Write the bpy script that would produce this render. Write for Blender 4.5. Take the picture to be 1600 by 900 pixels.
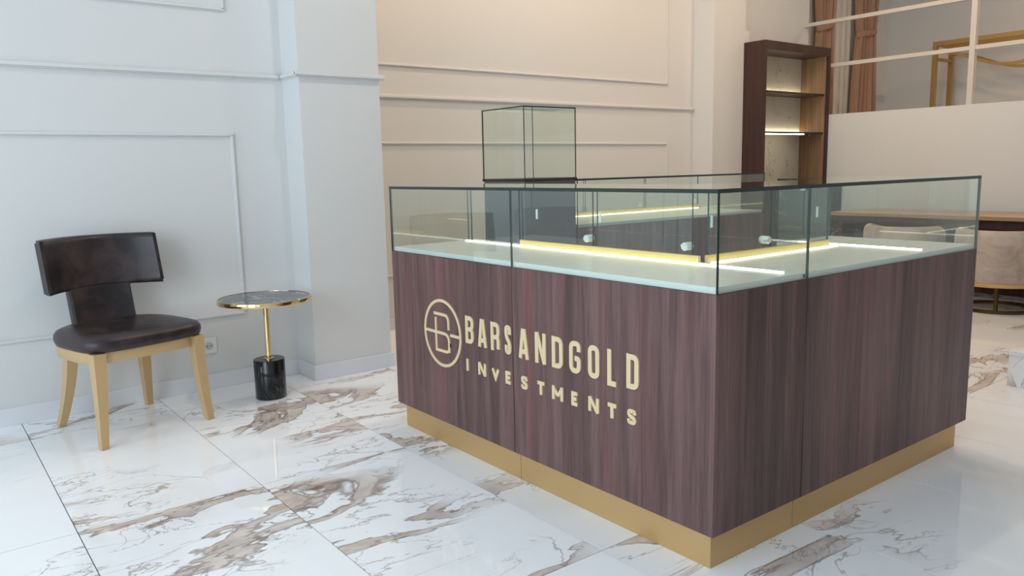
import bpy, bmesh, math, random
from mathutils import Vector, Matrix
random.seed(4)
for o in list(bpy.data.objects): bpy.data.objects.remove(o)
S = bpy.context.scene
COL = S.collection

# ------------------------------------------------------------ camera
cam_d = bpy.data.cameras.new('camera'); cam = bpy.data.objects.new('camera', cam_d); COL.objects.link(cam)
cam_d.sensor_width = 36; cam_d.lens = 27.747; cam_d.clip_start = .05
r_ = Vector((0.79132, -0.61101, -0.02194)); u_ = Vector((0.10842, 0.10492, 0.98855)); f_ = Vector((0.60171, 0.78464, -0.14927))
m = Matrix.Identity(4)
for i in range(3): m[i][0] = r_[i]; m[i][1] = u_[i]; m[i][2] = -f_[i]; m[i][3] = (0, 0, 1.12)[i]
cam.matrix_world = m
S.camera = cam

# ------------------------------------------------------------ world, light, exposure
W = bpy.data.worlds.new('world'); S.world = W; W.use_nodes = True
bg = W.node_tree.nodes['Background']; bg.inputs[0].default_value = (.80, .90, 1.0, 1); bg.inputs[1].default_value = 1.2
S.view_settings.view_transform = 'Standard'; S.view_settings.look = 'None'; S.view_settings.gamma = 1
S.view_settings.use_curve_mapping = False
S.view_settings.exposure = -0.5
def area(name, loc, size, power, col, rot):
    d = bpy.data.lights.new(name, 'AREA'); d.shape = 'RECTANGLE'; d.size, d.size_y = size
    d.energy = power; d.color = col
    o = bpy.data.objects.new(name, d); COL.objects.link(o); o.location = loc; o.rotation_euler = rot
    return o
DAY = (.71, .865, 1.0)
FRONT_WIN = [(-2.5, -.7), (-.3, 1.5), (1.9, 3.7)]          # y ranges in wall_front (x = -2.6)
for (a, b), pw in zip(FRONT_WIN, (30, 116, 56)): area('daylight', (-2.56, (a + b) / 2, 1.65), (2.7, b - a), pw, DAY, (0, -math.pi / 2, 0))

# ------------------------------------------------------------ materials
def srgb(*c):
    return tuple(((v / 255) / 12.92 if v / 255 <= .04045 else ((v / 255 + .055) / 1.055) ** 2.4) for v in c) + (1,)
def mat(name, col, rough=.5, metal=0, spec=.5, **kw):
    m = bpy.data.materials.new(name); m.use_nodes = True
    p = m.node_tree.nodes['Principled BSDF']
    p.inputs['Base Color'].default_value = col; p.inputs['Roughness'].default_value = rough
    p.inputs['Metallic'].default_value = metal; p.inputs['Specular IOR Level'].default_value = spec
    for k, v in kw.items(): p.inputs[k].default_value = v
    return m
class NT:
    def __init__(s, m): s.t = m.node_tree; s.p = s.t.nodes['Principled BSDF']
    def n(s, ty, **kw):
        x = s.t.nodes.new(ty)
        for k, v in kw.items():
            if k.startswith('_'): setattr(x, k[1:], v)
            else: x.inputs[k.replace('__', ' ')].default_value = v
        return x
    def l(s, a, b): s.t.links.new(a, b)
    def math(s, op, a, b=None, c=None):
        x = s.t.nodes.new('ShaderNodeMath'); x.operation = op
        for i, v in enumerate((a, b, c)):
            if v is None: continue
            if isinstance(v, (int, float)): x.inputs[i].default_value = v
            else: s.l(v, x.inputs[i])
        return x.outputs[0]
    def ramp(s, v, a, b, lo=0., hi=1.):
        x = s.t.nodes.new('ShaderNodeMapRange'); x.interpolation_type = 'SMOOTHSTEP'
        s.l(v, x.inputs[0]); x.inputs[1].default_value = a; x.inputs[2].default_value = b
        x.inputs[3].default_value = lo; x.inputs[4].default_value = hi
        return x.outputs[0]
    def mix(s, f, a, b):
        x = s.t.nodes.new('ShaderNodeMix'); x.data_type = 'RGBA'
        if isinstance(f, (int, float)): x.inputs[0].default_value = f
        else: s.l(f, x.inputs[0])
        for i, v in ((6, a), (7, b)):
            if isinstance(v, tuple): x.inputs[i].default_value = v
            else: s.l(v, x.inputs[i])
        return x.outputs[2]
    def noise(s, vec, scale, detail=4, rough=.55, dist=0):
        x = s.n('ShaderNodeTexNoise', Scale=scale, Detail=detail, Roughness=rough, Distortion=dist); s.l(vec, x.inputs['Vector']); return x.outputs[0]
    def mapping(s, vec, scale=(1, 1, 1), rot=(0, 0, 0)):
        x = s.n('ShaderNodeMapping'); x.inputs['Scale'].default_value = scale; x.inputs['Rotation'].default_value = rot
        s.l(vec, x.inputs[0]); return x.outputs[0]
    def bump(s, h, st, dist=.01):
        x = s.n('ShaderNodeBump', Strength=st, Distance=dist); s.l(h, x.inputs['Height']); s.l(x.outputs[0], s.p.inputs['Normal'])

def marble(name, seeded, white=srgb(250, 251, 254)):
    m = mat(name, white, .045, spec=.6); t = NT(m)
    tc = t.n('ShaderNodeTexCoord'); oi = t.n('ShaderNodeObjectInfo')
    v = tc.outputs['Object']
    if seeded:
        mul = t.math('MULTIPLY', oi.outputs['Random'], 31.0)
        cx = t.n('ShaderNodeCombineXYZ'); t.l(mul, cx.inputs[0]); t.l(mul, cx.inputs[1]); t.l(mul, cx.inputs[2])
        ad = t.n('ShaderNodeVectorMath', _operation='ADD'); t.l(v, ad.inputs[0]); t.l(cx.outputs[0], ad.inputs[1]); v = ad.outputs[0]
    v = t.mapping(v, (.75, 1.55, 1.5), (0, 0, math.radians(-32)))
    n1 = t.noise(v, 1.05, 5, .55, .7)
    n2 = t.noise(v, .95, 2, .5, .2)
    n3 = t.noise(v, 7, 8, .68, 1.0)
    n4 = t.noise(v, 2.0, 7, .6, 1.3)
    band = t.math('ABSOLUTE', t.math('SUBTRACT', n1, .5))
    wob = t.math('MULTIPLY', t.math('SUBTRACT', n3, .5), .05)
    bandw = t.math('ADD', band, wob)
    region = t.ramp(n2, .50, .59)
    patch = t.math('MULTIPLY', t.ramp(bandw, .027, .019), region)
    edge = t.math('MULTIPLY', t.ramp(t.math('ABSOLUTE', t.math('SUBTRACT', bandw, .023)), .008, .001), region)
    thin = t.math('MULTIPLY', t.ramp(t.math('ABSOLUTE', t.math('SUBTRACT', n4, .5)), .009, .0005), t.ramp(n2, .50, .60))
    core = t.math('MULTIPLY', t.ramp(t.math('ABSOLUTE', t.math('ADD', t.math('SUBTRACT', n1, .47), t.math('MULTIPLY', wob, .4))), .005, .0005), t.ramp(n2, .47, .56))
    soft = t.ramp(t.noise(v, 1.3, 4, .6, .5), .5, .8, 0, .25)
    beige = t.mix(t.ramp(n3, .35, .65), srgb(172, 142, 124), srgb(216, 202, 190))
    c = t.mix(soft, white, srgb(206, 204, 202))
    c = t.mix(t.math('MULTIPLY', patch, .75), c, beige)
    c = t.mix(t.math('MULTIPLY', edge, .65), c, srgb(132, 102, 88))
    c = t.mix(t.math('MULTIPLY', thin, .65), c, srgb(134, 116, 106))
    c = t.mix(t.math('MULTIPLY', core, .7), c, srgb(122, 98, 86))
    n5 = t.noise(v, 1.3, 5, .58, .8)
    fine = t.math('MULTIPLY', t.ramp(t.math('ABSOLUTE', t.math('SUBTRACT', n5, .52)), .006, .0005), t.ramp(n2, .46, .56))
    c = t.mix(t.math('MULTIPLY', fine, .6), c, srgb(140, 118, 106))
    t.l(c, t.p.inputs['Base Color'])
    return m
def wood(name, dark, light, rough=.42, vec_scale=(26, 26, 1.1)):
    m = mat(name, dark, rough, spec=.35); t = NT(m)
    g = t.n('ShaderNodeNewGeometry'); v = g.outputs['Position']
    v1 = t.mapping(v, vec_scale)
    a = t.noise(v1, 1.0, 5, .6, .6)
    b = t.noise(t.mapping(v, tuple(k * 5 for k in vec_scale)), 1.0, 4, .7, .2)
    w = t.noise(t.mapping(v, tuple(k * .18 for k in vec_scale)), 1.0, 2, .5, .3)
    f = t.math('ADD', t.math('MULTIPLY', t.ramp(a, .3, .7), .5), t.math('ADD', t.math('MULTIPLY', t.ramp(b, .3, .7), .22), t.math('MULTIPLY', t.ramp(w, .3, .7), .35)))
    base = t.mix(f, dark, light)
    red = t.ramp(t.noise(t.mapping(v, tuple(k * .45 for k in vec_scale)), 1.0, 3, .6, .4), .52, .7, 0, .45)
    hue = t.n('ShaderNodeHueSaturation', Hue=.49, Saturation=1.45, Value=1.12); t.l(base, hue.inputs['Color'])
    t.l(t.mix(red, base, hue.outputs[0]), t.p.inputs['Base Color'])
    t.bump(b, .12, .002)
    return m
def plaster(name, col):
    m = mat(name, col, .6, spec=.3); t = NT(m)
    g = t.n('ShaderNodeNewGeometry'); n = t.noise(g.outputs['Position'], 60, 3)
    t.bump(n, .03, .002); return m
M = {}
M['tile'] = marble('marble_tile', True)
M['step'] = marble('marble_step', True)
M['grout'] = mat('grout', srgb(84, 80, 78), .85)
M['paint'] = plaster('white_paint', srgb(222, 221, 219))
M['base'] = mat('white_lacquer', srgb(228, 228, 232), .35)
M['ceil'] = plaster('ceiling_paint', srgb(235, 234, 230))
M['wood'] = wood('dark_wood', srgb(58, 39, 38), srgb(124, 94, 91))
M['wood_brown'] = wood('brown_wood', srgb(48, 33, 30), srgb(76, 54, 47))
M['wood_warm'] = wood('warm_wood', srgb(112, 84, 62), srgb(160, 128, 98))
M['gold'] = mat('satin_gold', srgb(208, 171, 120), .45, .6)
M['console'] = mat('antique_gold', srgb(182, 148, 94), .4, .5)
M['desk'] = wood('reflection_tan_wood', srgb(150, 120, 94), srgb(196, 168, 140), .3, (20, 1.2, 20))  # reflected light on the desk top put into a lighter wood colour
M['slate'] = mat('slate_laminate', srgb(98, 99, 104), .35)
M['brass'] = mat('polished_brass', srgb(228, 200, 148), .10, 1)
M['goldpaint'] = mat('gold_paint', srgb(206, 174, 128), .45, .2)
M['letter'] = mat('brushed_gold_letter', srgb(226, 202, 160), .5, .1)
M['profile'] = mat('yellow_gold_profile', srgb(218, 196, 120), .4, 0)
M['white'] = mat('white_laminate', srgb(228, 228, 222), .22)
M['edge'] = mat('glass_edge', srgb(26, 50, 45), .12, 0, .5)
M['clear'] = mat('clear_plastic', srgb(225, 232, 228), .15)
M['chrome'] = mat('chrome', (.8, .8, .8, 1), .12, 1)
M['darkmetal'] = mat('bronze_metal', srgb(84, 66, 40), .35, .8)
M['plastic'] = mat('white_plastic', srgb(232, 232, 232), .4)
M['hole'] = mat('socket_hole', srgb(40, 40, 42), .6)
M['alu'] = mat('white_aluminium', srgb(214, 206, 198), .4, .1)
M['frame_white'] = mat('window_white', srgb(225, 220, 212), .45)
def glass(name, tint, boost=1.7):
    m = bpy.data.materials.new(name); m.use_nodes = True; t = m.node_tree; t.nodes.clear()
    out = t.nodes.new('ShaderNodeOutputMaterial'); mix = t.nodes.new('ShaderNodeMixShader')
    tr = t.nodes.new('ShaderNodeBsdfTransparent'); tr.inputs[0].default_value = tint
    gl = t.nodes.new('ShaderNodeBsdfGlossy'); gl.inputs['Roughness'].default_value = .0; gl.inputs[0].default_value = (.95, 1, .98, 1)
    fr = t.nodes.new('ShaderNodeFresnel'); fr.inputs[0].default_value = 1.5
    ge = t.nodes.new('ShaderNodeNewGeometry')
    a = t.nodes.new('ShaderNodeMath'); a.operation = 'SUBTRACT'; a.inputs[0].default_value = 1; t.links.new(ge.outputs['Backfacing'], a.inputs[1])
    b = t.nodes.new('ShaderNodeMath'); b.operation = 'MULTIPLY'; t.links.new(fr.outputs[0], b.inputs[0]); t.links.new(a.outputs[0], b.inputs[1])
    c = t.nodes.new('ShaderNodeMath'); c.operation = 'MULTIPLY'; c.use_clamp = True; t.links.new(b.outputs[0], c.inputs[0]); c.inputs[1].default_value = boost
    t.links.new(c.outputs[0], mix.inputs[0]); t.links.new(tr.outputs[0], mix.inputs[1]); t.links.new(gl.outputs[0], mix.inputs[2])
    t.links.new(mix.outputs[0], out.inputs[0]); return m
M['glass'] = glass('clear_glass', (.955, .985, .972, 1))
def emit(name, col, st):
    m = mat(name, col, .4); p = m.node_tree.nodes['Principled BSDF']
    p.inputs['Emission Color'].default_value = col; p.inputs['Emission Strength'].default_value = st; return m
M['led'] = emit('led_strip', (1, .95, .84, 1), 6)
M['led_shelf'] = emit('led_shelf_strip', (1, .90, .66, 1), 22)
M['lamp'] = emit('downlight_lens', (1, .82, .6, 1), 12)
def leather():
    m = mat('dark_leather', srgb(40, 30, 32), .33, spec=.5); t = NT(m)
    g = t.n('ShaderNodeTexCoord'); n = t.noise(g.outputs['Object'], 9, 6, .65, .6); k = t.noise(g.outputs['Object'], 60, 4, .6)
    c = t.mix(t.ramp(n, .35, .75), srgb(29, 23, 27), srgb(68, 51, 51)); t.l(c, t.p.inputs['Base Color'])
    t.l(t.ramp(n, .3, .7, .28, .46), t.p.inputs['Roughness']); t.bump(k, .12, .002); return m
M['leather'] = leather()
def velvet():
    m = mat('beige_velvet', srgb(196, 178, 162), .85, spec=.2); t = NT(m)
    t.p.inputs['Sheen Weight'].default_value = .4
    g = t.n('ShaderNodeTexCoord'); n = t.noise(g.outputs['Object'], 5, 5, .6, 1.0)
    t.l(t.mix(t.ramp(n, .3, .7), srgb(166, 146, 132), srgb(196, 180, 166)), t.p.inputs['Base Color']); return m
M['velvet'] = velvet()
def vein(name, base, line, scale=3.2, width=.012, rough=.12):
    m = mat(name, base, rough); t = NT(m)
    g = t.n('ShaderNodeTexCoord'); v = g.outputs['Object']
    n = t.noise(v, scale, 6, .6, 1.4); k = t.noise(v, scale * .8, 2)
    f = t.math('MULTIPLY', t.ramp(t.math('ABSOLUTE', t.math('SUBTRACT', n, .5)), width, .001), t.ramp(k, .45, .6))
    t.l(t.mix(f, base, line), t.p.inputs['Base Color']); return m
M['blackmarble'] = vein('black_marble', srgb(20, 22, 26), srgb(70, 72, 76), 3, .008)
M['tabletop'] = vein('black_veined_top', srgb(40, 42, 50), srgb(200, 202, 206), 9, .03, .1)
M['cabmarble'] = vein('dark_grey_marble', srgb(62, 62, 62), srgb(190, 188, 182), 2.2, .01, .25)
def shelf_back():
    m = mat('pale_marble_back', srgb(214, 206, 186), .35); t = NT(m)
    g = t.n('ShaderNodeTexCoord'); v = t.mapping(g.outputs['Object'], (1, 1, .6), (0, .6, 0))
    n = t.noise(v, 14, 5, .6, 1.2); k = t.noise(v, 8, 2)
    f = t.math('MULTIPLY', t.ramp(t.math('ABSOLUTE', t.math('SUBTRACT', n, .5)), .014, .002), t.ramp(k, .5, .62))
    t.l(t.mix(f, srgb(216, 208, 190), srgb(110, 100, 84)), t.p.inputs['Base Color']); return m
M['shelfback'] = shelf_back()
def curtain_m():
    m = mat('brown_curtain', srgb(150, 112, 92), .75, spec=.2); t = NT(m)
    g = t.n('ShaderNodeTexCoord'); n = t.noise(t.mapping(g.outputs['Object'], (30, 30, 2)), 1, 3)
    t.l(t.mix(n, srgb(158, 124, 104), srgb(192, 156, 132)), t.p.inputs['Base Color']); return m
M['curtain'] = curtain_m()

# ------------------------------------------------------------ mesh helpers
def link(name, me, mats, parent=None):
    o = bpy.data.objects.new(name, me); COL.objects.link(o)
    for x in (mats if isinstance(mats, (list, tuple)) else [mats]):
        if len(me.materials) < len(mats if isinstance(mats, (list, tuple)) else [mats]): me.materials.append(x)
    if parent is not None:
        o.parent = parent; o.matrix_parent_inverse = Matrix.Translation(-Vector(parent.location)) if False else Matrix.Identity(4)
    return o
def finish(name, bm, mats, parent=None, smooth=False, origin=None):
    """mesh given in world coordinates; parents are Empties without rotation, so subtract the parent's location"""
    me = bpy.data.meshes.new(name)
    off = Vector((0, 0, 0))
    if parent is not None:
        p = parent
        while p is not None: off += Vector(p.location); p = p.parent
    loc = Vector((0, 0, 0))
    if origin is not None: loc = Vector(origin) - off
    bmesh.ops.translate(bm, verts=bm.verts, vec=-(off + loc))
    bmesh.ops.recalc_face_normals(bm, faces=bm.faces)
    bm.to_mesh(me); bm.free()
    if smooth:
        for p in me.polygons: p.use_smooth = True
        try: me.set_sharp_from_angle(angle=math.radians(40))
        except Exception: pass
    o = link(name, me, mats, parent); o.location = loc
    return o
def bx(bm, x0, x1, y0, y1, z0, z1, bev=0):
    r = bmesh.ops.create_cube(bm, size=1)
    vs = r['verts']
    for v in vs:
        v.co = Vector(((x0 + x1) / 2 + v.co.x * (x1 - x0), (y0 + y1) / 2 + v.co.y * (y1 - y0), (z0 + z1) / 2 + v.co.z * (z1 - z0)))
    if bev > 0:
        es = list({e for v in vs for e in v.link_edges})
        bmesh.ops.bevel(bm, geom=es, offset=bev, segments=2, profile=.5, affect='EDGES')
def box(name, x0, x1, y0, y1, z0, z1, m, parent=None, bev=0, center=False):
    bm = bmesh.new(); bx(bm, x0, x1, y0, y1, z0, z1, bev)
    return finish(name, bm, m, parent, origin=((x0 + x1) / 2, (y0 + y1) / 2, (z0 + z1) / 2) if center or parent is None else None)
def prism(bm, pts, z0, z1):
    lo = [bm.verts.new((x, y, z0)) for x, y in pts]; hi = [bm.verts.new((x, y, z1)) for x, y in pts]
    n = len(pts)
    bm.faces.new(lo[::-1]); bm.faces.new(hi)
    for i in range(n): bm.faces.new((lo[i], lo[(i + 1) % n], hi[(i + 1) % n], hi[i]))
def lathe(bm, cx, cy, prof, n=40):
    rings = []
    for r, z in prof: rings.append([bm.verts.new((cx + r * math.cos(2 * math.pi * k / n), cy + r * math.sin(2 * math.pi * k / n), z)) for k in range(n)])
    for a, b in zip(rings, rings[1:]):
        for k in range(n): bm.faces.new((a[k], a[(k + 1) % n], b[(k + 1) % n], b[k]))
    bm.faces.new(rings[0][::-1]); bm.faces.new(rings[-1])
def sweep(bm, path, w, h, up=Vector((0, 0, 1))):
    """rectangular bar along path; w sideways, h along up; w,h may be lists"""
    P = [Vector(p) for p in path]; rings = []
    for i, p in enumerate(P):
        t = (P[min(i + 1, len(P) - 1)] - P[max(i - 1, 0)]).normalized()
        s = t.cross(up).normalized(); n = s.cross(t).normalized()
        ww = w[i] if isinstance(w, (list, tuple)) else w; hh = h[i] if isinstance(h, (list, tuple)) else h
        rings.append([bm.verts.new(p + s * a * ww / 2 + n * b * hh / 2) for a, b in ((-1, -1), (1, -1), (1, 1), (-1, 1))])
    for a, b in zip(rings, rings[1:]):
        for k in range(4): bm.faces.new((a[k], a[(k + 1) % 4], b[(k + 1) % 4], b[k]))
    bm.faces.new(rings[0][::-1]); bm.faces.new(rings[-1])
def thing(name, label, cat, loc=(0, 0, 0), group=None):
    o = bpy.data.objects.new(name, None); COL.objects.link(o); o.location = loc; o.empty_display_size = .1
    o['label'] = label; o['category'] = cat
    if group: o['group'] = group
    return o
def tag(o, label, cat, group=None):
    o['label'] = label; o['category'] = cat
    if group: o['group'] = group
    return o
def struct(o, label=None):
    o['kind'] = 'structure'
    if label: o['label'] = label
    return o
def pane(name, x0, x1, y0, y1, z0, z1, parent):
    """glass sheet: broad faces clear glass, thin rim dark green"""
    bm = bmesh.new(); bx(bm, x0, x1, y0, y1, z0, z1)
    d = (x1 - x0, y1 - y0, z1 - z0); ax = d.index(min(d))
    bm.normal_update()
    for f in bm.faces: f.material_index = 0 if abs(f.normal[ax]) > .9 else 1
    return finish(name, bm, [M['glass'], M['edge']], parent)

# ------------------------------------------------------------ the room
floor = struct(box('floor', -2.6, 9.6, -3.2, 5.1, -.12, -.006, M['grout']), 'polished white marble tiled floor')
TX, TY = .597, 1.16
xs = [-2.6] + [.335 + TX * k for k in range(-4, 13) if -2.6 < .335 + TX * k < 7.5] + [7.5]
ys = [-3.2] + [1.585 + TY * k for k in range(-5, 4) if -3.2 < 1.585 + TY * k < 4.93] + [4.93]
tile_cache = {}
G = .0015
for i in range(len(xs) - 1):
    for j in range(len(ys) - 1):
        x0, x1, y0, y1 = xs[i] + G, xs[i + 1] - G, ys[j] + G, ys[j + 1] - G
        if x1 - x0 < .02 or y1 - y0 < .02: continue
        if x1 < 1.70 and y1 > 4.21: y1 = 4.21
        if y1 - y0 < .02: continue
        key = (round(x1 - x0, 3), round(y1 - y0, 3))
        if key not in tile_cache:
            bm = bmesh.new(); bx(bm, -key[0] / 2, key[0] / 2, -key[1] / 2, key[1] / 2, -.005, .005)
            me = bpy.data.meshes.new('tile'); bm.to_mesh(me); bm.free(); me.materials.append(M['tile']); tile_cache[key] = me
        o = bpy.data.objects.new('tile', tile_cache[key]); COL.objects.link(o); o.parent = floor
        o.location = Vector(((x0 + x1) / 2, (y0 + y1) / 2, -.005)) - Vector(floor.location)
wl = struct(box('wall_left', -2.6, 1.70, 4.21, 4.45, -.12, 3.6, M['paint']), 'white panelled wall behind the leather chair')
pil = struct(box('wall_pilaster', 1.70, 2.165, 3.99, 5.1, -.12, 3.6, M['paint']), 'white pilaster beside the counter')
wb = struct(box('wall_back', 2.165, 5.96, 4.93, 5.1, -.12, 3.6, M['paint']), 'recessed panelled wall behind the counter')
bm = bmesh.new(); bx(bm, 5.96, 6.485, 4.70, 5.1, -.12, 2.35); bx(bm, 5.96, 6.42, 4.70, 5.1, 2.35, 3.6)
colm = struct(finish('wall_column', bm, M['paint']), 'plain column at the end of the recessed wall')
wbk = struct(box('wall_bookcase', 6.42, 7.6, 4.79, 5.1, -.12, 3.6, M['paint']), 'wall behind the lit shelf unit')
wp = struct(box('wall_parapet', 7.5, 7.62, -3.2, 4.79, -.12, 1.59, M['paint']), 'plain parapet wall under the mezzanine opening')
struct(box('wall_front', -2.8, -2.6, -3.2, -2.5, -.12, 3.6, M['paint']))
for k, (a, b) in enumerate(FRONT_WIN):
    nb = FRONT_WIN[k + 1][0] if k < 2 else 4.45
    struct(box('wall_front', -2.8, -2.6, b, nb, -.12, 3.6, M['paint']))
    struct(box('wall_front', -2.8, -2.6, a, b, -.12, .3, M['paint'])); struct(box('wall_front', -2.8, -2.6, a, b, 3.0, 3.6, M['paint']))
struct(box('wall_side', -2.8, 9.6, -3.4, -3.2, -.12, 3.6, M['paint']))
struct(box('ceiling', -2.8, 9.8, -3.4, 5.3, 3.6, 3.75, M['ceil']))
struct(box('floor_mezzanine', 7.62, 9.6, -3.2, 5.0, 1.25, 1.45, M['paint']))
struct(box('wall_mezzanine_side', 7.6, 9.8, 5.0, 5.15, 1.25, 3.6, M['paint']), 'wall with window and brown curtains on the mezzanine')
struct(box('wall_mezzanine_back', 9.6, 9.8, -3.2, 5.0, 1.25, 3.6, M['paint']), 'plain back wall of the mezzanine')
n = 0
for a, b in FRONT_WIN:
    n += 1
    bm = bmesh.new()
    for p0, p1, z0, z1 in ((a, a + .06, .3, 3.0), (b - .06, b, .3, 3.0), (a + .06, b - .06, .3, .36), (a + .06, b - .06, 2.94, 3.0)): bx(bm, -2.74, -2.68, p0, p1, z0, z1)
    w_ = struct(finish('window_%d' % n, bm, M['frame_white']))
    bm = bmesh.new(); bx(bm, -2.714, -2.706, a + .06, b - .06, .36, 2.94); finish('window_pane', bm, M['glass'], w_)

# mouldings: stepped bars, children of their wall
def mould(name, a, b, axis, wallpos, w, h, parent, out=-1, m=None):
    """bar between a and b=(along,z) on a wall; axis 'x': runs in wall plane y=wallpos, 'y': wall plane x=wallpos"""
    bm = bmesh.new()
    (s0, z0), (s1, z1) = a, b
    for k, (ww, hh) in enumerate(((w, h * .45), (w * .55, h), )):
        lo_s, hi_s = min(s0, s1), max(s0, s1); lo_z, hi_z = min(z0, z1), max(z0, z1)
        if lo_z == hi_z: q = (lo_s, hi_s, lo_z - ww / 2, lo_z + ww / 2)
        else: q = (lo_s - ww / 2, hi_s + ww / 2, lo_z, hi_z)
        d0, d1 = sorted((wallpos - .001 * out * -1 * 0, wallpos + out * hh))
        if axis == 'x': bx(bm, q[0], q[1], d0, d1, q[2], q[3], .0015)
        else: bx(bm, d0, d1, q[0], q[1], q[2], q[3], .0015)
    return finish(name, bm, m or M['paint'], parent)
RZ = 1.632
mould('chair_rail', (-2.6, RZ), (1.675, RZ), 'x', 4.21, .028, .022, wl)
mould('chair_rail', (1.675, RZ), (2.19, RZ), 'x', 3.99, .028, .024, pil)
mould('chair_rail', (3.991, RZ), (4.187, RZ), 'y', 1.70, .028, .022, pil)
mould('chair_rail', (3.991, RZ), (4.907, RZ), 'y', 2.165, .028, .024, pil, out=1)
mould('chair_rail', (2.19, RZ), (5.96, RZ), 'x', 4.93, .028, .022, wb)
def panel(x0, x1, z0, z1, y, parent):
    w = .02
    mould('panel_moulding', (x0 - w / 2, z1), (x1 + w / 2, z1), 'x', y, w, .014, parent); mould('panel_moulding', (x0 - w / 2, z0), (x1 + w / 2, z0), 'x', y, w, .014, parent)
    mould('panel_moulding', (x0, z0), (x0, z1), 'x', y, w, .014, parent); mould('panel_moulding', (x1, z0), (x1, z1), 'x', y, w, .014, parent)
panel(-1.6, 1.405, .388, 1.327, 4.21, wl); panel(-1.6, 1.405, 1.955, 3.3, 4.21, wl)
panel(2.50, 5.585, .388, 1.315, 4.93, wb); panel(2.50, 5.585, 1.847, 3.3, 4.93, wb)
def baseboard(name, x0, x1, y0, y1): 
    bm = bmesh.new(); bx(bm, x0, x1, y0, y1, 0, .082, .002); return struct(finish(name, bm, M['base']))
baseboard('baseboard_left', -2.6, 1.70, 4.196, 4.21)
baseboard('baseboard_pilaster', 1.687, 2.178, 3.976, 3.99); baseboard('baseboard_pilaster', 1.687, 1.70, 3.99, 4.196)
baseboard('baseboard_back', 2.178, 5.96, 4.916, 4.93); baseboard('baseboard_pilaster', 2.165, 2.178, 3.99, 4.916)
baseboard('baseboard_parapet', 7.486, 7.5, -3.2, 4.2)

# ------------------------------------------------------------ display counters
ZP, ZW, ZD, ZG = .108, .782, .80, 1.057
T = .008; TT = .011
STROKE = [0]
def ribbon(bm, pts, t, x, closed=False, depth=.004):
    """flat stroke on the plane x (outward -x). pts are (y, z)"""
    STROKE[0] += 1; depth += .0003 * (STROKE[0] % 5)     # overlapping strokes never share a plane
    n = len(pts); L = []; R = []
    for i in range(n):
        p = Vector(pts[i])
        a = Vector(pts[(i - 1) % n]) if (closed or i > 0) else None
        b = Vector(pts[(i + 1) % n]) if (closed or i < n - 1) else None
        d1 = (p - a).normalized() if a is not None else (b - p).normalized()
        d2 = (b - p).normalized() if b is not None else d1
        n1 = Vector((-d1.y, d1.x)); n2 = Vector((-d2.y, d2.x)); mm = (n1 + n2)
        mm = mm.normalized() if mm.length > 1e-6 else n1
        k = t / 2 / max(.35, mm.dot(n1))
        L.append(p + mm * k); R.append(p - mm * k)
    v = [[bm.verts.new((x - dd, q.x, q.y)) for q in side] for dd in (depth, 0) for side in (L, R)]
    fl, fr, bl, br = v
    rng = range(n) if closed else range(n - 1)
    for i in rng:
        j = (i + 1) % n
        bm.faces.new((fl[i], fl[j], fr[j], fr[i])); bm.faces.new((bl[i], br[i], br[j], bl[j]))
        bm.faces.new((fl[i], bl[i], bl[j], fl[j])); bm.faces.new((fr[i], fr[j], br[j], br[i]))
    if not closed:
        bm.faces.new((fl[0], fr[0], br[0], bl[0])); bm.faces.new((fl[-1], bl[-1], br[-1], fr[-1]))
def rounded(pts, r, closed=False, seg=5):
    out = []; n = len(pts)
    for i, p in enumerate(pts):
        if not closed and i in (0, n - 1): out.append(Vector(p)); continue
        p = Vector(p); a = Vector(pts[(i - 1) % n]); b = Vector(pts[(i + 1) % n])
        rr = min(r, (a - p).length * .49, (b - p).length * .49)
        s = p + (a - p).normalized() * rr; e = p + (b - p).normalized() * rr
        for k in range(seg + 1):
            q = k / seg; out.append(s * (1 - q) ** 2 + p * 2 * q * (1 - q) + e * q * q)
    return out
GLYPH = {
 'B': [([(0, 0), (0, 1)], 0), ([(0, 1), (1, 1), (1, .53), (0, .53)], 1), ([(0, .53), (1, .53), (1, 0), (0, 0)], 1)],
 'A': [([(0, -.0), (.42, 1)], 0), ([(.58, 1), (1, 0)], 0), ([(.2, .24), (.8, .24)], 0)],
 'R': [([(0, 0), (0, 1)], 0), ([(0, 1), (1, 1), (1, .48), (0, .48)], 1), ([(.3, .48), (1, .48), (1, 0)], 1)],
 'S': [([(1, .72), (1, 1), (0, 1), (0, .62), (1, .38), (1, 0), (0, 0), (0, .28)], 1)],
 'N': [([(0, 0), (0, 1)], 0), ([(0, 1), (1, 0)], 0), ([(1, 0), (1, 1)], 0)],
 'D': [([(0, 0), (0, 1)], 0), ([(0, 1), (1, 1), (1, 0), (0, 0)], 1)],
 'G': [([(1, .72), (1, 1), (0, 1), (0, 0), (1, 0), (1, .46), (.5, .46)], 2)],
 'O': [([(0, 0), (0, 1), (1, 1), (1, 0)], 3)],
 'L': [([(0, 1), (0, 0), (1, 0)], 0)],
 'I': [([(.5, 0), (.5, 1)], 0)],
 'V': [([(0, 1), (.5, 0), (1, 1)], 0)],
 'E': [([(1, 1), (0, 1), (0, 0), (1, 0)], 0), ([(0, .5), (.85, .5)], 0)],
 'T': [([(0, 1), (1, 1)], 0), ([(.5, 1), (.5, 0)], 0)],
 'M': [([(0, 0), (0, 1)], 0), ([(0, .97), (.5, .25)], 0), ([(1, .97), (.5, .25)], 0), ([(1, 0), (1, 1)], 0)],
}
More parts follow.
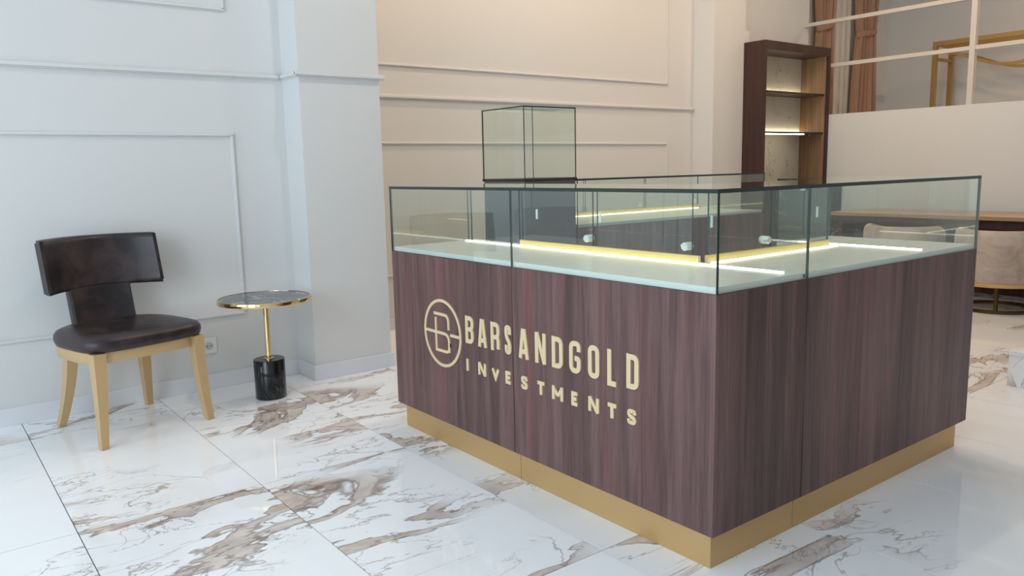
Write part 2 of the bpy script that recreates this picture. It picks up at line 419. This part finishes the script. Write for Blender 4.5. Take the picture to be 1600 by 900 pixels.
def letter(ch, yl, yr, z0, z1, t, parent):
    """yl > yr: the text runs towards smaller y"""
    bm = bmesh.new(); w = yl - yr; h = z1 - z0
    for pts, rd in GLYPH[ch]:
        q = []
        for a, b in pts:
            if ch == 'V' : aa = t * .55 + a * (w - t * 1.1)
            else: aa = t / 2 + a * (w - t)
            bb = t / 2 + b * (h - t)
            if ch in 'AIN' or (ch == 'T' and a == .5 and b == 0) or (ch in 'BRDLM' and rd == 0):   # square stems reach the full height
                bb = b * h if ch in 'AIN' or pts[0][0] == pts[1][0] else bb
            q.append((yl - aa, z0 + bb))
        if rd == 3: ribbon(bm, rounded(q, w * .45, True), t, XF, True)
        elif rd: ribbon(bm, rounded(q, w * .42), t, XF)
        else: ribbon(bm, q, t, XF)
    o = finish('sign_letter', bm, M['letter'], parent); o['label'] = 'raised gold letter ' + ch
    return o

def counter_glass(parent, sheets):
    for nm, *q in sheets: pane(nm, *q, parent)
XF, YF = 1.658, 1.287          # the two customer faces
XI, YI = 2.06, 1.665           # staff sides of the two arms
XE, YE = 3.213, 3.010          # the free ends
XS, YS = 2.080, 2.165          # joints
XSTUB, YSTUB = 2.81, 1.89      # the deeper end unit
PIN = .026
def door(parent, plane, a, b, handle_at, lock_at, axis):
    """hinged glass door of a case; axis 'y': lies in plane x=plane and runs along y"""
    z0, z1 = .826, 1.046
    if axis == 'y': d = pane('glass_door', plane, plane + .006, a, b, z0, z1, parent)
    else: d = pane('glass_door', a, b, plane, plane + .006, z0, z1, parent)
    def small(nm, c, hw, zc, hz, th, m, off):
        bm = bmesh.new()
        if axis == 'y': bx(bm, plane + off - th, plane + off, c - hw, c + hw, zc - hz, zc + hz, .001)
        else: bx(bm, c - hw, c + hw, plane + off - th, plane + off, zc - hz, zc + hz, .001)
        return finish(nm, bm, m, d)
    if handle_at is not None: small('pull_tab', handle_at, .005, .935, .02, .004, M['clear'], 0)
    if lock_at is not None:
        bm = bmesh.new(); c = lock_at; rg = []
        for off in (-.018, -.014, .016, .02):
            rr = .011 if off in (-.018, .02) else .014
            rg.append([bm.verts.new((plane + off, c + rr * math.cos(k * math.pi / 7), .853 + rr * math.sin(k * math.pi / 7)) if axis == 'y' else
                                    (c + rr * math.cos(k * math.pi / 7), plane + off, .853 + rr * math.sin(k * math.pi / 7))) for k in range(14)])
        for p, q in zip(rg, rg[1:]):
            for k in range(14): bm.faces.new((p[k], p[(k + 1) % 14], q[(k + 1) % 14], q[k]))
        bm.faces.new(rg[0]); bm.faces.new(rg[-1][::-1])
        if axis == 'y': bx(bm, plane + .020, plane + .023, c - .004, c + .045, .849, .856)
        else: bx(bm, c - .045, c + .004, plane - .021, plane - .018, .849, .856)
        o = finish('lock', bm, M['clear'], d); o['label'] = 'clear plastic push lock with key'
# --- unit 1: the near half of the left arm (the corner)
c1 = thing('display_counter', 'dark wood corner display counter with glass case and gold ANDGOLD lettering', 'counter', (1.86, 1.72, 0))
box('plinth', XF + PIN, XS - .001, YF + PIN, YS - .001, 0, ZP, M['gold'], c1)
box('cabinet_body', XF + .02, XS - .002, YF + .02, YS - .001, ZP, ZW, M['wood'], c1)
box('front_panel', XF, XF + .0195, YF + .0, YS - .0015, ZP, ZW, M['wood'], c1, .0008)
box('side_panel', XF + .0205, XS - .0015, YF, YF + .0195, ZP, ZW, M['wood'], c1, .0008)
box('deck', XF + .010, XS - .001, YF + .010, YS - .0005, ZW, ZD, M['white'], c1)
pane('front_glass', XF, XF + T, YF + .0, YS - .001, ZW, ZG - TT, c1)
pane('side_glass', XF + T, XS - .001, YF, YF + T, ZW, ZG - TT, c1)
pane('top_glass', XF, XS - .001, YF, YS - .001, ZG - TT, ZG, c1)
box('door_profile', XI - .012, XI, YI, YS, ZD, .824, M['profile'], c1)
box('led_strip', XI - .031, XI - .025, YF + .05, YS, ZD, ZD + .004, M['led'], c1)
door(c1, XI - .009, YI + .03, YS - .02, YI + .10 + .36, YI + .05, 'y')
for ch, a, b in (('A', 812.1, 827.8), ('N', 838.2, 854.2), ('D', 864, 880.3), ('G', 890.7, 907.5), ('O', 919, 936.5), ('L', 949.6, 966), ('D', 979.4, 999)): pass
# --- unit 2: the far half of the left arm
c2 = thing('display_counter', 'dark wood display counter with round gold monogram and gold BARS lettering', 'counter', (1.86, 2.6, 0))
box('plinth', XF + PIN, XS - PIN, YS + .001, YE - PIN, 0, ZP, M['gold'], c2)
box('cabinet_body', XF + .02, XS - .002, YS + .001, YE, ZP, ZW, M['wood'], c2)
box('front_panel', XF, XF + .0195, YS + .0015, YE, ZP, ZW, M['wood'], c2, .0008)
box('deck', XF + .010, XS - .002, YS + .0005, YE - .010, ZW, ZD, M['white'], c2)
pane('front_glass', XF, XF + T, YS + .001, YE, ZW, ZG - TT, c2)
pane('end_glass', XF + T, XS - .001, YE - T, YE, ZW, ZG - TT, c2)
pane('back_glass', XI - .006, XI, 2.62, YE - T, ZD, ZG - TT, c2)
pane('top_glass', XF, XS - .001, YS + .001, YE, ZG - TT, ZG, c2)
box('door_profile', XI - .012, XI, YS, 2.61, ZD, .824, M['profile'], c2)
box('led_strip', XI - .031, XI - .025, YS, YE - .02, ZD, ZD + .004, M['led'], c2)
door(c2, XI - .009, YS + .004, 2.595, 2.495, 2.19, 'y')
# --- unit 3: the right arm with its deeper end
c3 = thing('display_counter', 'long plain dark wood display counter with glass case on the right side', 'counter', (2.6, 1.5, 0))
bm = bmesh.new(); prism(bm, [(XS + .001, YF + PIN), (XE - PIN, YF + PIN), (XE - PIN, YSTUB - PIN), (XSTUB + PIN, YSTUB - PIN), (XSTUB + PIN, YI - PIN), (XS + .001, YI - PIN)], 0, ZP)
finish('plinth', bm, M['gold'], c3)
bm = bmesh.new(); prism(bm, [(XS + .001, YF + .02), (XE, YF + .02), (XE, YSTUB), (XSTUB, YSTUB), (XSTUB, YI), (XS + .001, YI)], ZP, ZW)
finish('cabinet_body', bm, M['wood'], c3)
box('side_panel', XS + .0015, XE, YF, YF + .0195, ZP, ZW, M['wood'], c3, .0008)
bm = bmesh.new(); prism(bm, [(XS + .001, YF + .01), (XE - .01, YF + .01), (XE - .01, YSTUB - .005), (XSTUB, YSTUB - .005), (XSTUB, YI), (XS + .001, YI)], ZW, ZD)
finish('deck', bm, M['white'], c3)
pane('side_glass', XS + .001, XE, YF, YF + T, ZW, ZG - TT, c3)
pane('end_glass', XE - T, XE, YF + T, YSTUB, ZW, ZG - TT, c3)
pane('back_glass', XSTUB, XE - T, YSTUB - .006, YSTUB, ZD, ZG - TT, c3)
pane('stub_glass', XSTUB, XSTUB + .006, YI + .004, YSTUB - .006, ZD, ZG - TT, c3)
bm = bmesh.new(); prism(bm, [(XS + .001, YF), (XE, YF), (XE, YSTUB), (XSTUB, YSTUB), (XSTUB, YI + .008), (XS + .001, YI + .008)], ZG - TT, ZG)
bm.normal_update()
for fc in bm.faces: fc.material_index = 0 if abs(fc.normal.z) > .9 else 1
finish('top_glass', bm, [M['glass'], M['edge']], c3)
box('door_profile', XS + .001, XSTUB, YI - .012, YI, ZD, .824, M['profile'], c3)
box('led_strip', XS + .001, XSTUB + .03, YI - .031, YI - .025, ZD, ZD + .004, M['led'], c3)
box('led_strip', XSTUB + .067, XSTUB + .073, YF + .05, YSTUB - .06, ZD, ZD + .004, M['led'], c3)
door(c3, YI - .009, XS + .008, 2.425, 2.10, 2.40, 'x'); door(c3, YI - .009, 2.435, XSTUB - .006, 2.72, None, 'x')
for zz in (.786, 1.040):
    box('glass_clip', XS - .022, XS - .004, YF + T, YF + T + .012, zz, zz + .010, M['chrome'], c1)

# lettering: positions measured on the face x = XF
def img_letters(word, spans, z0, z1, t):
    for ch, (a, b) in zip(word, spans): letter(ch, a, b, z0, z1, t, c2 if a > YS else c1)
BIG = [(2.455, 2.402), (2.372, 2.318), (2.291, 2.238), (2.207, 2.160 + .011), (2.127, 2.071), (2.035, 1.980), (1.948, 1.894), (1.861, 1.808), (1.774, 1.724), (1.688, 1.643), (1.607, 1.558)]
SMALL = [(2.456, 2.438), (2.377, 2.327), (2.291, 2.243), (2.206, 2.171), (2.116, 2.081), (2.032, 1.984), (1.949, 1.895), (1.853, 1.819), (1.774, 1.726), (1.692, 1.644), (1.604, 1.569)]
img_letters('BARSANDGOLD', BIG, .467, .573, .0165)
img_letters('INVESTMENTS', SMALL, .358, .405, .0125)
bm = bmesh.new(); cyl, czl, R0 = 2.621, .478, .129
ribbon(bm, [(cyl + R0 * math.cos(k * math.pi / 32), czl + R0 * 1.02 * math.sin(k * math.pi / 32)) for k in range(64)], .012, XF, True)
finish('monogram_ring', bm, M['letter'], c2)['label'] = 'gold ring of the round monogram'
bm = bmesh.new()
lg = lambda L: [(cyl - u * .129, czl + v * .131) for u, v in L]
ribbon(bm, rounded(lg([(-.45, .58), (.36, .58), (.36, .14)]), .035), .0115, XF)
ribbon(bm, rounded(lg([(-.96, 0), (.38, 0), (.38, -.55), (-.36, -.55), (-.36, .45)][:3]), .035), .0115, XF)
ribbon(bm, rounded(lg([(.38, -.2), (.38, -.55), (-.36, -.55)]), .035), .0115, XF)
ribbon(bm, lg([(-.36, -.594), (-.36, .46)]), .0115, XF)
ribbon(bm, lg([(.45, 0), (.96, 0)]), .0115, XF)
finish('monogram_letter', bm, M['letter'], c2)['label'] = 'gold B with a bar through it inside the ring'

# --- far counter along the recessed wall
c4 = thing('display_counter', 'far glass topped display counter standing before the recessed panelled wall', 'counter', (3.9, 3.6, 0))
x0, x1, y0, y1 = 3.01, 4.76, 3.30, 3.88
box('plinth', x0 + PIN, x1 - PIN, y0 + PIN, y1 - PIN, 0, ZP, M['gold'], c4)
box('cabinet_body', x0, x1, y0, y1, ZP, ZW, M['wood'], c4)
box('deck', x0 + .01, x1 - .01, y0 + .01, y1, ZW, ZD, M['white'], c4)
pane('front_glass', x0, x1, y0, y0 + T, ZW, ZG - TT, c4); pane('end_glass', x1 - T, x1, y0 + T, y1, ZW, ZG - TT, c4)
pane('top_glass', x0, x1, y0, y1, ZG - TT, ZG, c4)
box('door_profile', x0, x1 - .01, y1 - .012, y1, ZD, .824, M['profile'], c4)
box('led_strip', x0, x1 - .03, y1 - .031, y1 - .025, ZD, ZD + .004, M['led'], c4)
for a in (x0 + .01, x0 + .59, x0 + 1.17): door(c4, y1 - .009, a, a + .565, a + .06, a + .52, 'x')
# --- tall showcase
c5 = thing('tall_showcase', 'tall slate grey pedestal showcase topped by a clear glass cube', 'showcase', (2.815, 3.49, 0))
x0, x1, y0, y1 = 2.63, 3.0, 3.30, 3.675
box('plinth', x0 + PIN, x1 - PIN, y0 + PIN, y1 - PIN, 0, ZP, M['gold'], c5)
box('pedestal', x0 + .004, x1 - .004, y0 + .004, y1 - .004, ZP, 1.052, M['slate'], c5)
box('base_plate', x0 - .003, x1 + .003, y0 - .003, y1 + .003, 1.052, 1.066, M['wood_brown'], c5)
t_ = .006; zt = 1.446
pane('glass_pane', x0, x0 + t_, y0, y1, 1.066, zt - t_, c5); pane('glass_pane', x1 - t_, x1, y0, y1, 1.066, zt - t_, c5)
pane('glass_pane', x0 + t_, x1 - t_, y0, y0 + t_, 1.066, zt - t_, c5); pane('glass_pane', x0 + t_, x1 - t_, y1 - t_, y1, 1.066, zt - t_, c5)
pane('glass_lid', x0, x1, y0, y1, zt - t_, zt, c5)

# ------------------------------------------------------------ leather chair
ch = thing('leather_chair', 'dark brown leather chair with T-shaped curved back and gold wooden legs', 'chair', (.736, 3.846, 0))
ch.rotation_euler = (0, 0, math.radians(-75.1))        # local +x is forward
def local(name, bm, m, parent, smooth=False):
    me = bpy.data.meshes.new(name); bmesh.ops.recalc_face_normals(bm, faces=bm.faces); bm.to_mesh(me); bm.free()
    if smooth:
        for p in me.polygons: p.use_smooth = True
        me.set_sharp_from_angle(angle=math.radians(45))
    return link(name, me, m, parent)
def seat_outline(gr=0., n=56):
    pts = []
    for k in range(n):
        a = 2 * math.pi * k / n; c, s = math.cos(a), math.sin(a)
        e = .34 if c > 0 else .85                        # squarer front, rounder back
        x = math.copysign(abs(c) ** e, c) * (.235 if c > 0 else .275); y = math.copysign(abs(s) ** (.62 if c > 0 else .8), s) * .260
        l = math.hypot(x, y) or 1; pts.append((x * (1 + gr / l), y * (1 + gr / l)))
    return pts
def loft(bm, rings):
    R = [[bm.verts.new(p) for p in rg] for rg in rings]; n = len(R[0])
    for a, b in zip(R, R[1:]):
        for k in range(n): bm.faces.new((a[k], a[(k + 1) % n], b[(k + 1) % n], b[k]))
    bm.faces.new(R[0][::-1]); bm.faces.new(R[-1])
bm = bmesh.new()
loft(bm, [[(x, y, z) for x, y in seat_outline(g)] for g, z in ((-.004, .402), (.008, .408), (.014, .425), (.012, .445), (.002, .459), (-.022, .468), (-.07, .472), (-.14, .474))])
bmesh.ops.translate(bm, verts=bm.verts, vec=(.022, 0, 0)); local('seat_cushion', bm, M['leather'], ch, True)
bm = bmesh.new(); loft(bm, [[(x, y, z) for x, y in seat_outline(g)] for g, z in ((-.008, .352), (-.004, .356), (-.002, .402))]); local('apron', bm, M['goldpaint'], ch, True)
for sx_, sy_ in ((1, 1), (1, -1), (-1, 1), (-1, -1)):
    bm = bmesh.new()
    top = Vector((.212 * sx_ if sx_ > 0 else -.165, .222 * sy_ if sx_ > 0 else .165 * sy_, .40))
    foot = Vector((.238 if sx_ > 0 else -.243, .243 * sy_ if sx_ > 0 else .208 * sy_, 0))
    path = []; w = []
    for k in range(9):
        q = k / 8; p = top.lerp(foot, q ** 1.7); p.z = .40 * (1 - q); path.append(p); w.append(.052 - .022 * q)
    sweep(bm, path, w, w, up=Vector((1, 0, 0)))
    local('leg', bm, M['goldpaint'], ch)
# back: T profile, curved in plan, leaning back
def back_pt(y, z, dx):
    base = -.205 - (z - .45) * .20                        # recline
    curve = 2.0 * y * y                                   # wings come forward
    return Vector((base + curve + dx, y, z))
def slab(bm, ys_, zs_, th):
    ny, nz = len(ys_), len(zs_)
    F = [[bm.verts.new(back_pt(y, z, th / 2 - (0.010 if i in (0, ny - 1) or j in (0, nz - 1) else 0))) for j, z in enumerate(zs_)] for i, y in enumerate(ys_)]
    B = [[bm.verts.new(back_pt(y, z, -th / 2 + (0.010 if i in (0, ny - 1) or j in (0, nz - 1) else 0))) for j, z in enumerate(zs_)] for i, y in enumerate(ys_)]
    for i in range(ny - 1):
        for j in range(nz - 1):
            bm.faces.new((F[i][j], F[i + 1][j], F[i + 1][j + 1], F[i][j + 1])); bm.faces.new((B[i][j], B[i][j + 1], B[i + 1][j + 1], B[i + 1][j]))
    for i in range(ny - 1):
        bm.faces.new((F[i][0], B[i][0], B[i + 1][0], F[i + 1][0])); bm.faces.new((F[i][-1], F[i + 1][-1], B[i + 1][-1], B[i][-1]))
    for j in range(nz - 1):
        bm.faces.new((F[0][j], F[0][j + 1], B[0][j + 1], B[0][j])); bm.faces.new((F[-1][j], B[-1][j], B[-1][j + 1], F[-1][j + 1]))
lin = lambda a, b, n: [a + (b - a) * k / (n - 1) for k in range(n)]
bm = bmesh.new(); slab(bm, [-.255, -.246] + lin(-.225, .225, 13) + [.246, .255], [.622, .632] + lin(.65, .835, 6) + [.850, .858], .058)
bkr = local('backrest', bm, M['leather'], ch, True)
bm = bmesh.new(); slab(bm, [-.140, -.131] + lin(-.11, .11, 7) + [.131, .140], [.44, .45] + lin(.48, .62, 5) + [.64, .65], .052)
local('back_splat', bm, M['leather'], ch, True)
for sgn in (-1, 1):
    bm = bmesh.new(); sweep(bm, [back_pt(sgn * .252, z, -.0) for z in lin(.63, .85, 8)], .014, .050, up=Vector((1, 0, 0)))
    local('seam_piping', bm, M['leather'], bkr)

# ------------------------------------------------------------ side table
st = thing('side_table', 'small round side table with black marble top and gold stem', 'table', (1.39, 3.845, 0))
bm = bmesh.new(); lathe(bm, 1.39, 3.845, [(.074, 0), (.0765, .003), (.0765, .197), (.074, .2)], 48); finish('base', bm, M['blackmarble'], st, True)
bm = bmesh.new(); lathe(bm, 1.39, 3.845, [(.026, .2), (.026, .203), (.0125, .207), (.0125, .486), (.03, .49), (.03, .492)], 32); finish('stem', bm, M['brass'], st, True)
bm = bmesh.new(); lathe(bm, 1.39, 3.845, [(.216, .492), (.226, .492), (.2275, .494), (.2275, .512), (.226, .514), (.220, .514), (.220, .511), (.10, .511)], 64); finish('rim', bm, M['brass'], st, True)
bm = bmesh.new(); lathe(bm, 1.39, 3.845, [(.2195, .511), (.2195, .5125)], 64); finish('table_top', bm, M['tabletop'], st)

# ------------------------------------------------------------ wall socket
so = thing('wall_socket', 'white wall socket low on the panelled wall beside the side table', 'socket', (1.205, 4.21, .234))
box('plate', 1.165, 1.245, 4.2, 4.21, .194, .274, M['plastic'], so, .002)
def disc_y(name, cx, cz, r, y0, y1, m, parent, n=24):
    bm = bmesh.new(); ra = [bm.verts.new((cx + r * math.cos(2 * math.pi * k / n), y0, cz + r * math.sin(2 * math.pi * k / n))) for k in range(n)]
    rb = [bm.verts.new((v.co.x, y1, v.co.z)) for v in ra]
    bm.faces.new(ra); bm.faces.new(rb[::-1])
    for k in range(n): bm.faces.new((ra[k], ra[(k + 1) % n], rb[(k + 1) % n], rb[k]))
    return finish(name, bm, m, parent)
disc_y('socket_well', 1.205, .234, .021, 4.1985, 4.2, mat('socket_grey', srgb(196, 196, 198), .5), so)
for dx in (-.0095, .0095): disc_y('socket_hole', 1.205 + dx, .234, .0035, 4.198, 4.1985, M['hole'], so, 12)

# ------------------------------------------------------------ lit shelf unit and its base cabinet
bc = thing('shelf_unit', 'tall dark wood shelf unit with lit pale marble back', 'shelf', (6.96, 4.63, .92))
bx0, bx1, by0, by1 = 6.40, 7.495, 4.47, 4.785
box('side_panel', bx0, bx0 + .035, by0, by1, .90, 2.235, M['wood_brown'], bc); box('side_panel', bx1 - .035, bx1, by0, by1, .90, 2.235, M['wood_brown'], bc)
box('inner_lining', bx1 - .045, bx1 - .035, by0 + .02, by1, .935, 2.155, M['wood_warm'], bc)
box('top_panel', bx0 + .035, bx1 - .035, by0, by1, 2.155, 2.235, M['wood_brown'], bc); box('bottom_panel', bx0 + .035, bx1 - .035, by0, by1, .90, .935, M['wood_brown'], bc)
box('back_panel', bx0 + .035, bx1 - .045, by1 - .02, by1, .935, 2.155, M['shelfback'], bc)
for zz in (1.785, 1.41):
    s = box('shelf_board', bx0 + .036, bx1 - .046, by0 + .03, by1 - .021, zz - .012, zz + .006, M['wood_brown'], bc)
    box('led_strip', bx0 + .04, bx1 - .05, by1 - .045, by1 - .030, zz + .006, zz + .012, M['led_shelf'], s)
    if zz < 1.5: box('led_strip', bx0 + .04, bx0 + .75, by0 + .05, by0 + .062, zz - .020, zz - .012, M['led_shelf'], s)
    for yy in (by0 + .06, by0 + .16):
        box('shelf_pin', bx1 - .068, bx1 - .046, yy, yy + .012, zz - .026, zz - .012, M['chrome'], s)
cb = thing('base_cabinet', 'low dark grey marble fronted cabinet below the lit shelf unit', 'cabinet', (6.95, 4.54, 0))
box('body', bx0, bx1, 4.315, 4.785, 0, .88, M['wood_brown'], cb); box('top_board', bx0 - .002, bx1 + .002, 4.29, 4.786, .88, .90, M['wood_brown'], cb)
for a, b in ((bx0 + .004, 6.944), (6.950, bx1 - .004)): box('door', a, b, 4.297, 4.315, .06, .876, M['cabmarble'], cb)

# ------------------------------------------------------------ desk
dk = thing('reception_desk', 'long brown wooden desk in front of the plain parapet wall', 'desk', (6.95, 2.7, 0))
box('desk_top', 6.62, 7.32, 1.75, 3.90, .645, .675, M['desk'], dk, .002)
box('modesty_panel', 6.86, 6.885, 1.85, 3.84, .04, .645, M['wood_brown'], dk)
box('drawer_rail', 6.66, 6.86, 1.80, 3.86, .575, .645, M['wood_brown'], dk)
for yy in (1.80, 3.80): box('leg_panel', 6.66, 7.30, yy, yy + .04, 0, .575 if yy < 0 else .574, M['wood_brown'], dk)

# ------------------------------------------------------------ tub chairs
def tub_chair(label):
    t = thing('tub_chair', label, 'chair', (0, 0, 0), 'velvet tub chairs at the desk')
    n = 40; a0, a1 = math.radians(58), math.radians(302)       # open towards local +x
    bm = bmesh.new(); rings = []
    for k in range(n + 1):
        a = a0 + (a1 - a0) * k / n; c, s = math.cos(a), math.sin(a)
        end = min(k, n - k) / n
        top = .605 - .035 * max(0, 1 - end * 7)
        prof = [(.235, .225), (.295, .225), (.302, .26), (.300, top - .05), (.292, top - .015), (.275, top), (.255, top - .004), (.24, top - .03)]
        rings.append([bm.verts.new((r * c, r * s, z)) for r, z in prof])
    for a, b in zip(rings, rings[1:]):
        for k in range(8): bm.faces.new((a[k], a[(k + 1) % 8], b[(k + 1) % 8], b[k]))
    bm.faces.new(rings[0]); bm.faces.new(rings[-1][::-1])
    local('back_shell', bm, M['velvet'], t, True)
    bm = bmesh.new(); lathe(bm, .0, 0, [(.20, .225), (.236, .235), (.238, .38), (.225, .405), (.19, .415)], 40); local('seat', bm, M['velvet'], t, True)
    bm = bmesh.new(); lathe(bm, 0, 0, [(.27, .195), (.297, .195), (.300, .198), (.300, .222), (.297, .2245), (.27, .2245)], 56); local('seat_ring', bm, M['gold'], t, True)
    bm = bmesh.new()
    ring_in, ring_out = .235, .265
    vs = []
    for k in range(48):
        c, s = math.cos(2 * math.pi * k / 48), math.sin(2 * math.pi * k / 48)
        vs.append([bm.verts.new((r * c, r * s, z)) for r, z in ((ring_in, 0), (ring_out, 0), (ring_out, .022), (ring_in, .022))])
    for k in range(48):
        a, b = vs[k], vs[(k + 1) % 48]
        for j in range(4): bm.faces.new((a[j], a[(j + 1) % 4], b[(j + 1) % 4], b[j]))
    local('floor_ring', bm, M['darkmetal'], t, True)
    for k in range(3):
        a = math.radians(200 + 120 * k); c, s = math.cos(a), math.sin(a)
        bm = bmesh.new(); bx(bm, .25 * c - .011, .25 * c + .011, .25 * s - .011, .25 * s + .011, .022, .195); local('post', bm, M['darkmetal'], t)
    return t
t1 = tub_chair('beige velvet tub chair seen whole through the glass case, nearest the lit shelves'); t1.location = (6.42, 3.13, 0)
def dup(root, loc, label):
    r = root.copy(); COL.objects.link(r); r.location = loc; r['label'] = label
    for c in list(root.children):
        d = c.copy(); COL.objects.link(d); d.parent = r
    return r
t2 = dup(t1, (6.44, 2.42, 0), 'beige velvet tub chair on gold ring base at right picture edge')

# ------------------------------------------------------------ marble step
sp = thing('marble_step', 'white veined marble step at the right edge of the floor', 'step', (4.8, .9, 0))
box('riser', 4.262, 5.2, .2, 1.528, 0, .160, M['step'], sp); box('tread', 4.25, 5.2, .19, 1.54, .160, .178, M['step'], sp, .001)

# ------------------------------------------------------------ mezzanine: frame, curtains, window, console
fr = thing('mezzanine_frame', 'white metal frame of rails and posts above the parapet wall', 'frame', (7.55, 3, 1.59))
box('rail', 7.52, 7.56, -3.2, 5.0, 2.484, 2.519, M['alu'], fr); box('rail', 7.52, 7.56, -3.2, 5.0, 2.056, 2.091, M['alu'], fr)
for yy in (3.157, .95): box('post', 7.515, 7.565, yy - .023, yy + .023, 1.59, 3.6, M['alu'], fr)
wn = struct(box('window_7', 7.95, 9.25, 4.985, 5.0, 1.6, 3.4, M['frame_white']), 'white window frame behind the brown curtains')
for a in (8.30, 8.42, 8.55, 8.66): box('mullion', a - .03, a + .03, 4.955, 4.985, 1.46, 3.4, M['frame_white'], wn)
def curtain(name, xc, w_top, w_tie, w_bot, z0, ztie, z1, y, label):
    o_ = thing(name, label, 'curtain', (xc, y, z0), 'tied brown curtains on the mezzanine')
    bm = bmesh.new(); NX, NZ = 60, 26; g = []
    for j in range(NZ + 1):
        z = z0 + (z1 - z0) * j / NZ
        if z < ztie: w = w_tie + (w_bot - w_tie) * ((ztie - z) / (ztie - z0)) ** .6
        else: w = w_tie + (w_top - w_tie) * min(1, ((z - ztie) / (z1 - ztie)) ** .7 * 1.1)
        g.append([bm.verts.new((xc - w / 2 + w * i / NX, y + .030 * math.sin(i / NX * math.pi * 11) + .012 * math.sin(i * 1.3), z)) for i in range(NX + 1)])
    for a, b in zip(g, g[1:]):
        for i in range(NX): bm.faces.new((a[i], a[i + 1], b[i + 1], b[i]))
    cl = finish('cloth', bm, M['curtain'], o_, True)
    md = cl.modifiers.new('thick', 'SOLIDIFY'); md.thickness = .004
    bm = bmesh.new(); rg = []
    for k in range(28):
        a = 2 * math.pi * k / 28; ca, sa = math.cos(a), math.sin(a); tilt = .03 * ca
        rg.append([bm.verts.new((xc + (w_tie / 2 + .012 + e) * ca, y + (.05 + e) * sa, ztie + dz + tilt)) for e, dz in ((0, -.035), (.012, -.02), (.014, .02), (0, .035))])
    for k in range(28):
        p, q = rg[k], rg[(k + 1) % 28]
        for j in range(4): bm.faces.new((p[j], p[(j + 1) % 4], q[(j + 1) % 4], q[j]))
    finish('tie_band', bm, M['curtain'], o_, True)
curtain('curtain', 8.08, .46, .26, .36, 1.47, 2.56, 3.5, 4.90, 'brown tied curtain nearest the shelf unit, left of the window')
curtain('curtain', 8.93, .56, .36, .56, 1.47, 2.56, 3.5, 4.90, 'brown tied curtain right of the window with knotted tie band')
cs = thing('console_table', 'gold metal console frame with curved bar standing on the mezzanine', 'table', (9.15, 3.4, 1.45))
def bar(name, pts, w, parent=cs, m=None):
    bm = bmesh.new(); sweep(bm, pts, w, w, up=Vector((0, 0, 1)) if abs(Vector(pts[-1]).z - Vector(pts[0]).z) < .5 else Vector((1, 0, 0)))
    return finish(name, bm, m or M['console'], parent)
for X_ in (9.0, 9.38):
    bar('leg', [(X_, 4.15, 1.45), (X_, 4.15, 2.322)], .045); bar('leg', [(X_, 2.65, 1.45), (X_, 2.65, 2.322)], .045)
    bar('top_rail', [(X_, 4.17, 2.345), (X_, 2.63, 2.345)], .045)
    bar('curved_bar', [(X_, 4.15 - 1.5 * k / 16, 2.16 + .10 * math.cos(k / 16 * 2 * math.pi * 1.0) * 1.0) for k in range(17)], .03)
for yy in (4.15, 2.65):
    bar('end_rail', [(9.023, yy, 2.345), (9.357, yy, 2.345)], .04); bar('end_rail', [(9.023, yy, 2.19), (9.357, yy, 2.19)], .03)

# ------------------------------------------------------------ ceiling downlights (unseen; warm ones over the back of the shop, plus added fill)
spots = [(3.0, 4.25), (4.2, 4.25), (5.4, 3.7), (3.6, 2.7), (6.2, 3.2), (8.7, 2.0), (1.95, 2.75)]  # mezzanine and pilaster entries are unseen fill, added to brighten those places
for k, (x, y) in enumerate(spots):
    d = thing('unseen_downlight', 'unseen recessed ceiling downlight in the white ceiling, some added as fill', 'light', (x, y, 3.6), 'ceiling downlights over the back of the shop')
    bm = bmesh.new(); lathe(bm, x, y, [(.055, 3.585), (.075, 3.585), (.078, 3.6), (.055, 3.6)], 24); finish('trim_ring', bm, M['plastic'], d, True)
    bm = bmesh.new(); lathe(bm, x, y, [(.054, 3.592), (.054, 3.598)], 24); finish('lens', bm, M['lamp'], d)
    ld = bpy.data.lights.new('lamp_light', 'AREA'); ld.shape = 'DISK'; ld.size = .11; ld.energy = 26 if x > 6 else 17; ld.color = (1, .96, .92) if x < 2 else (1, .74, .50)
    lo = bpy.data.objects.new('lamp_light', ld); COL.objects.link(lo); lo.parent = d; lo.location = (0, 0, -.02)
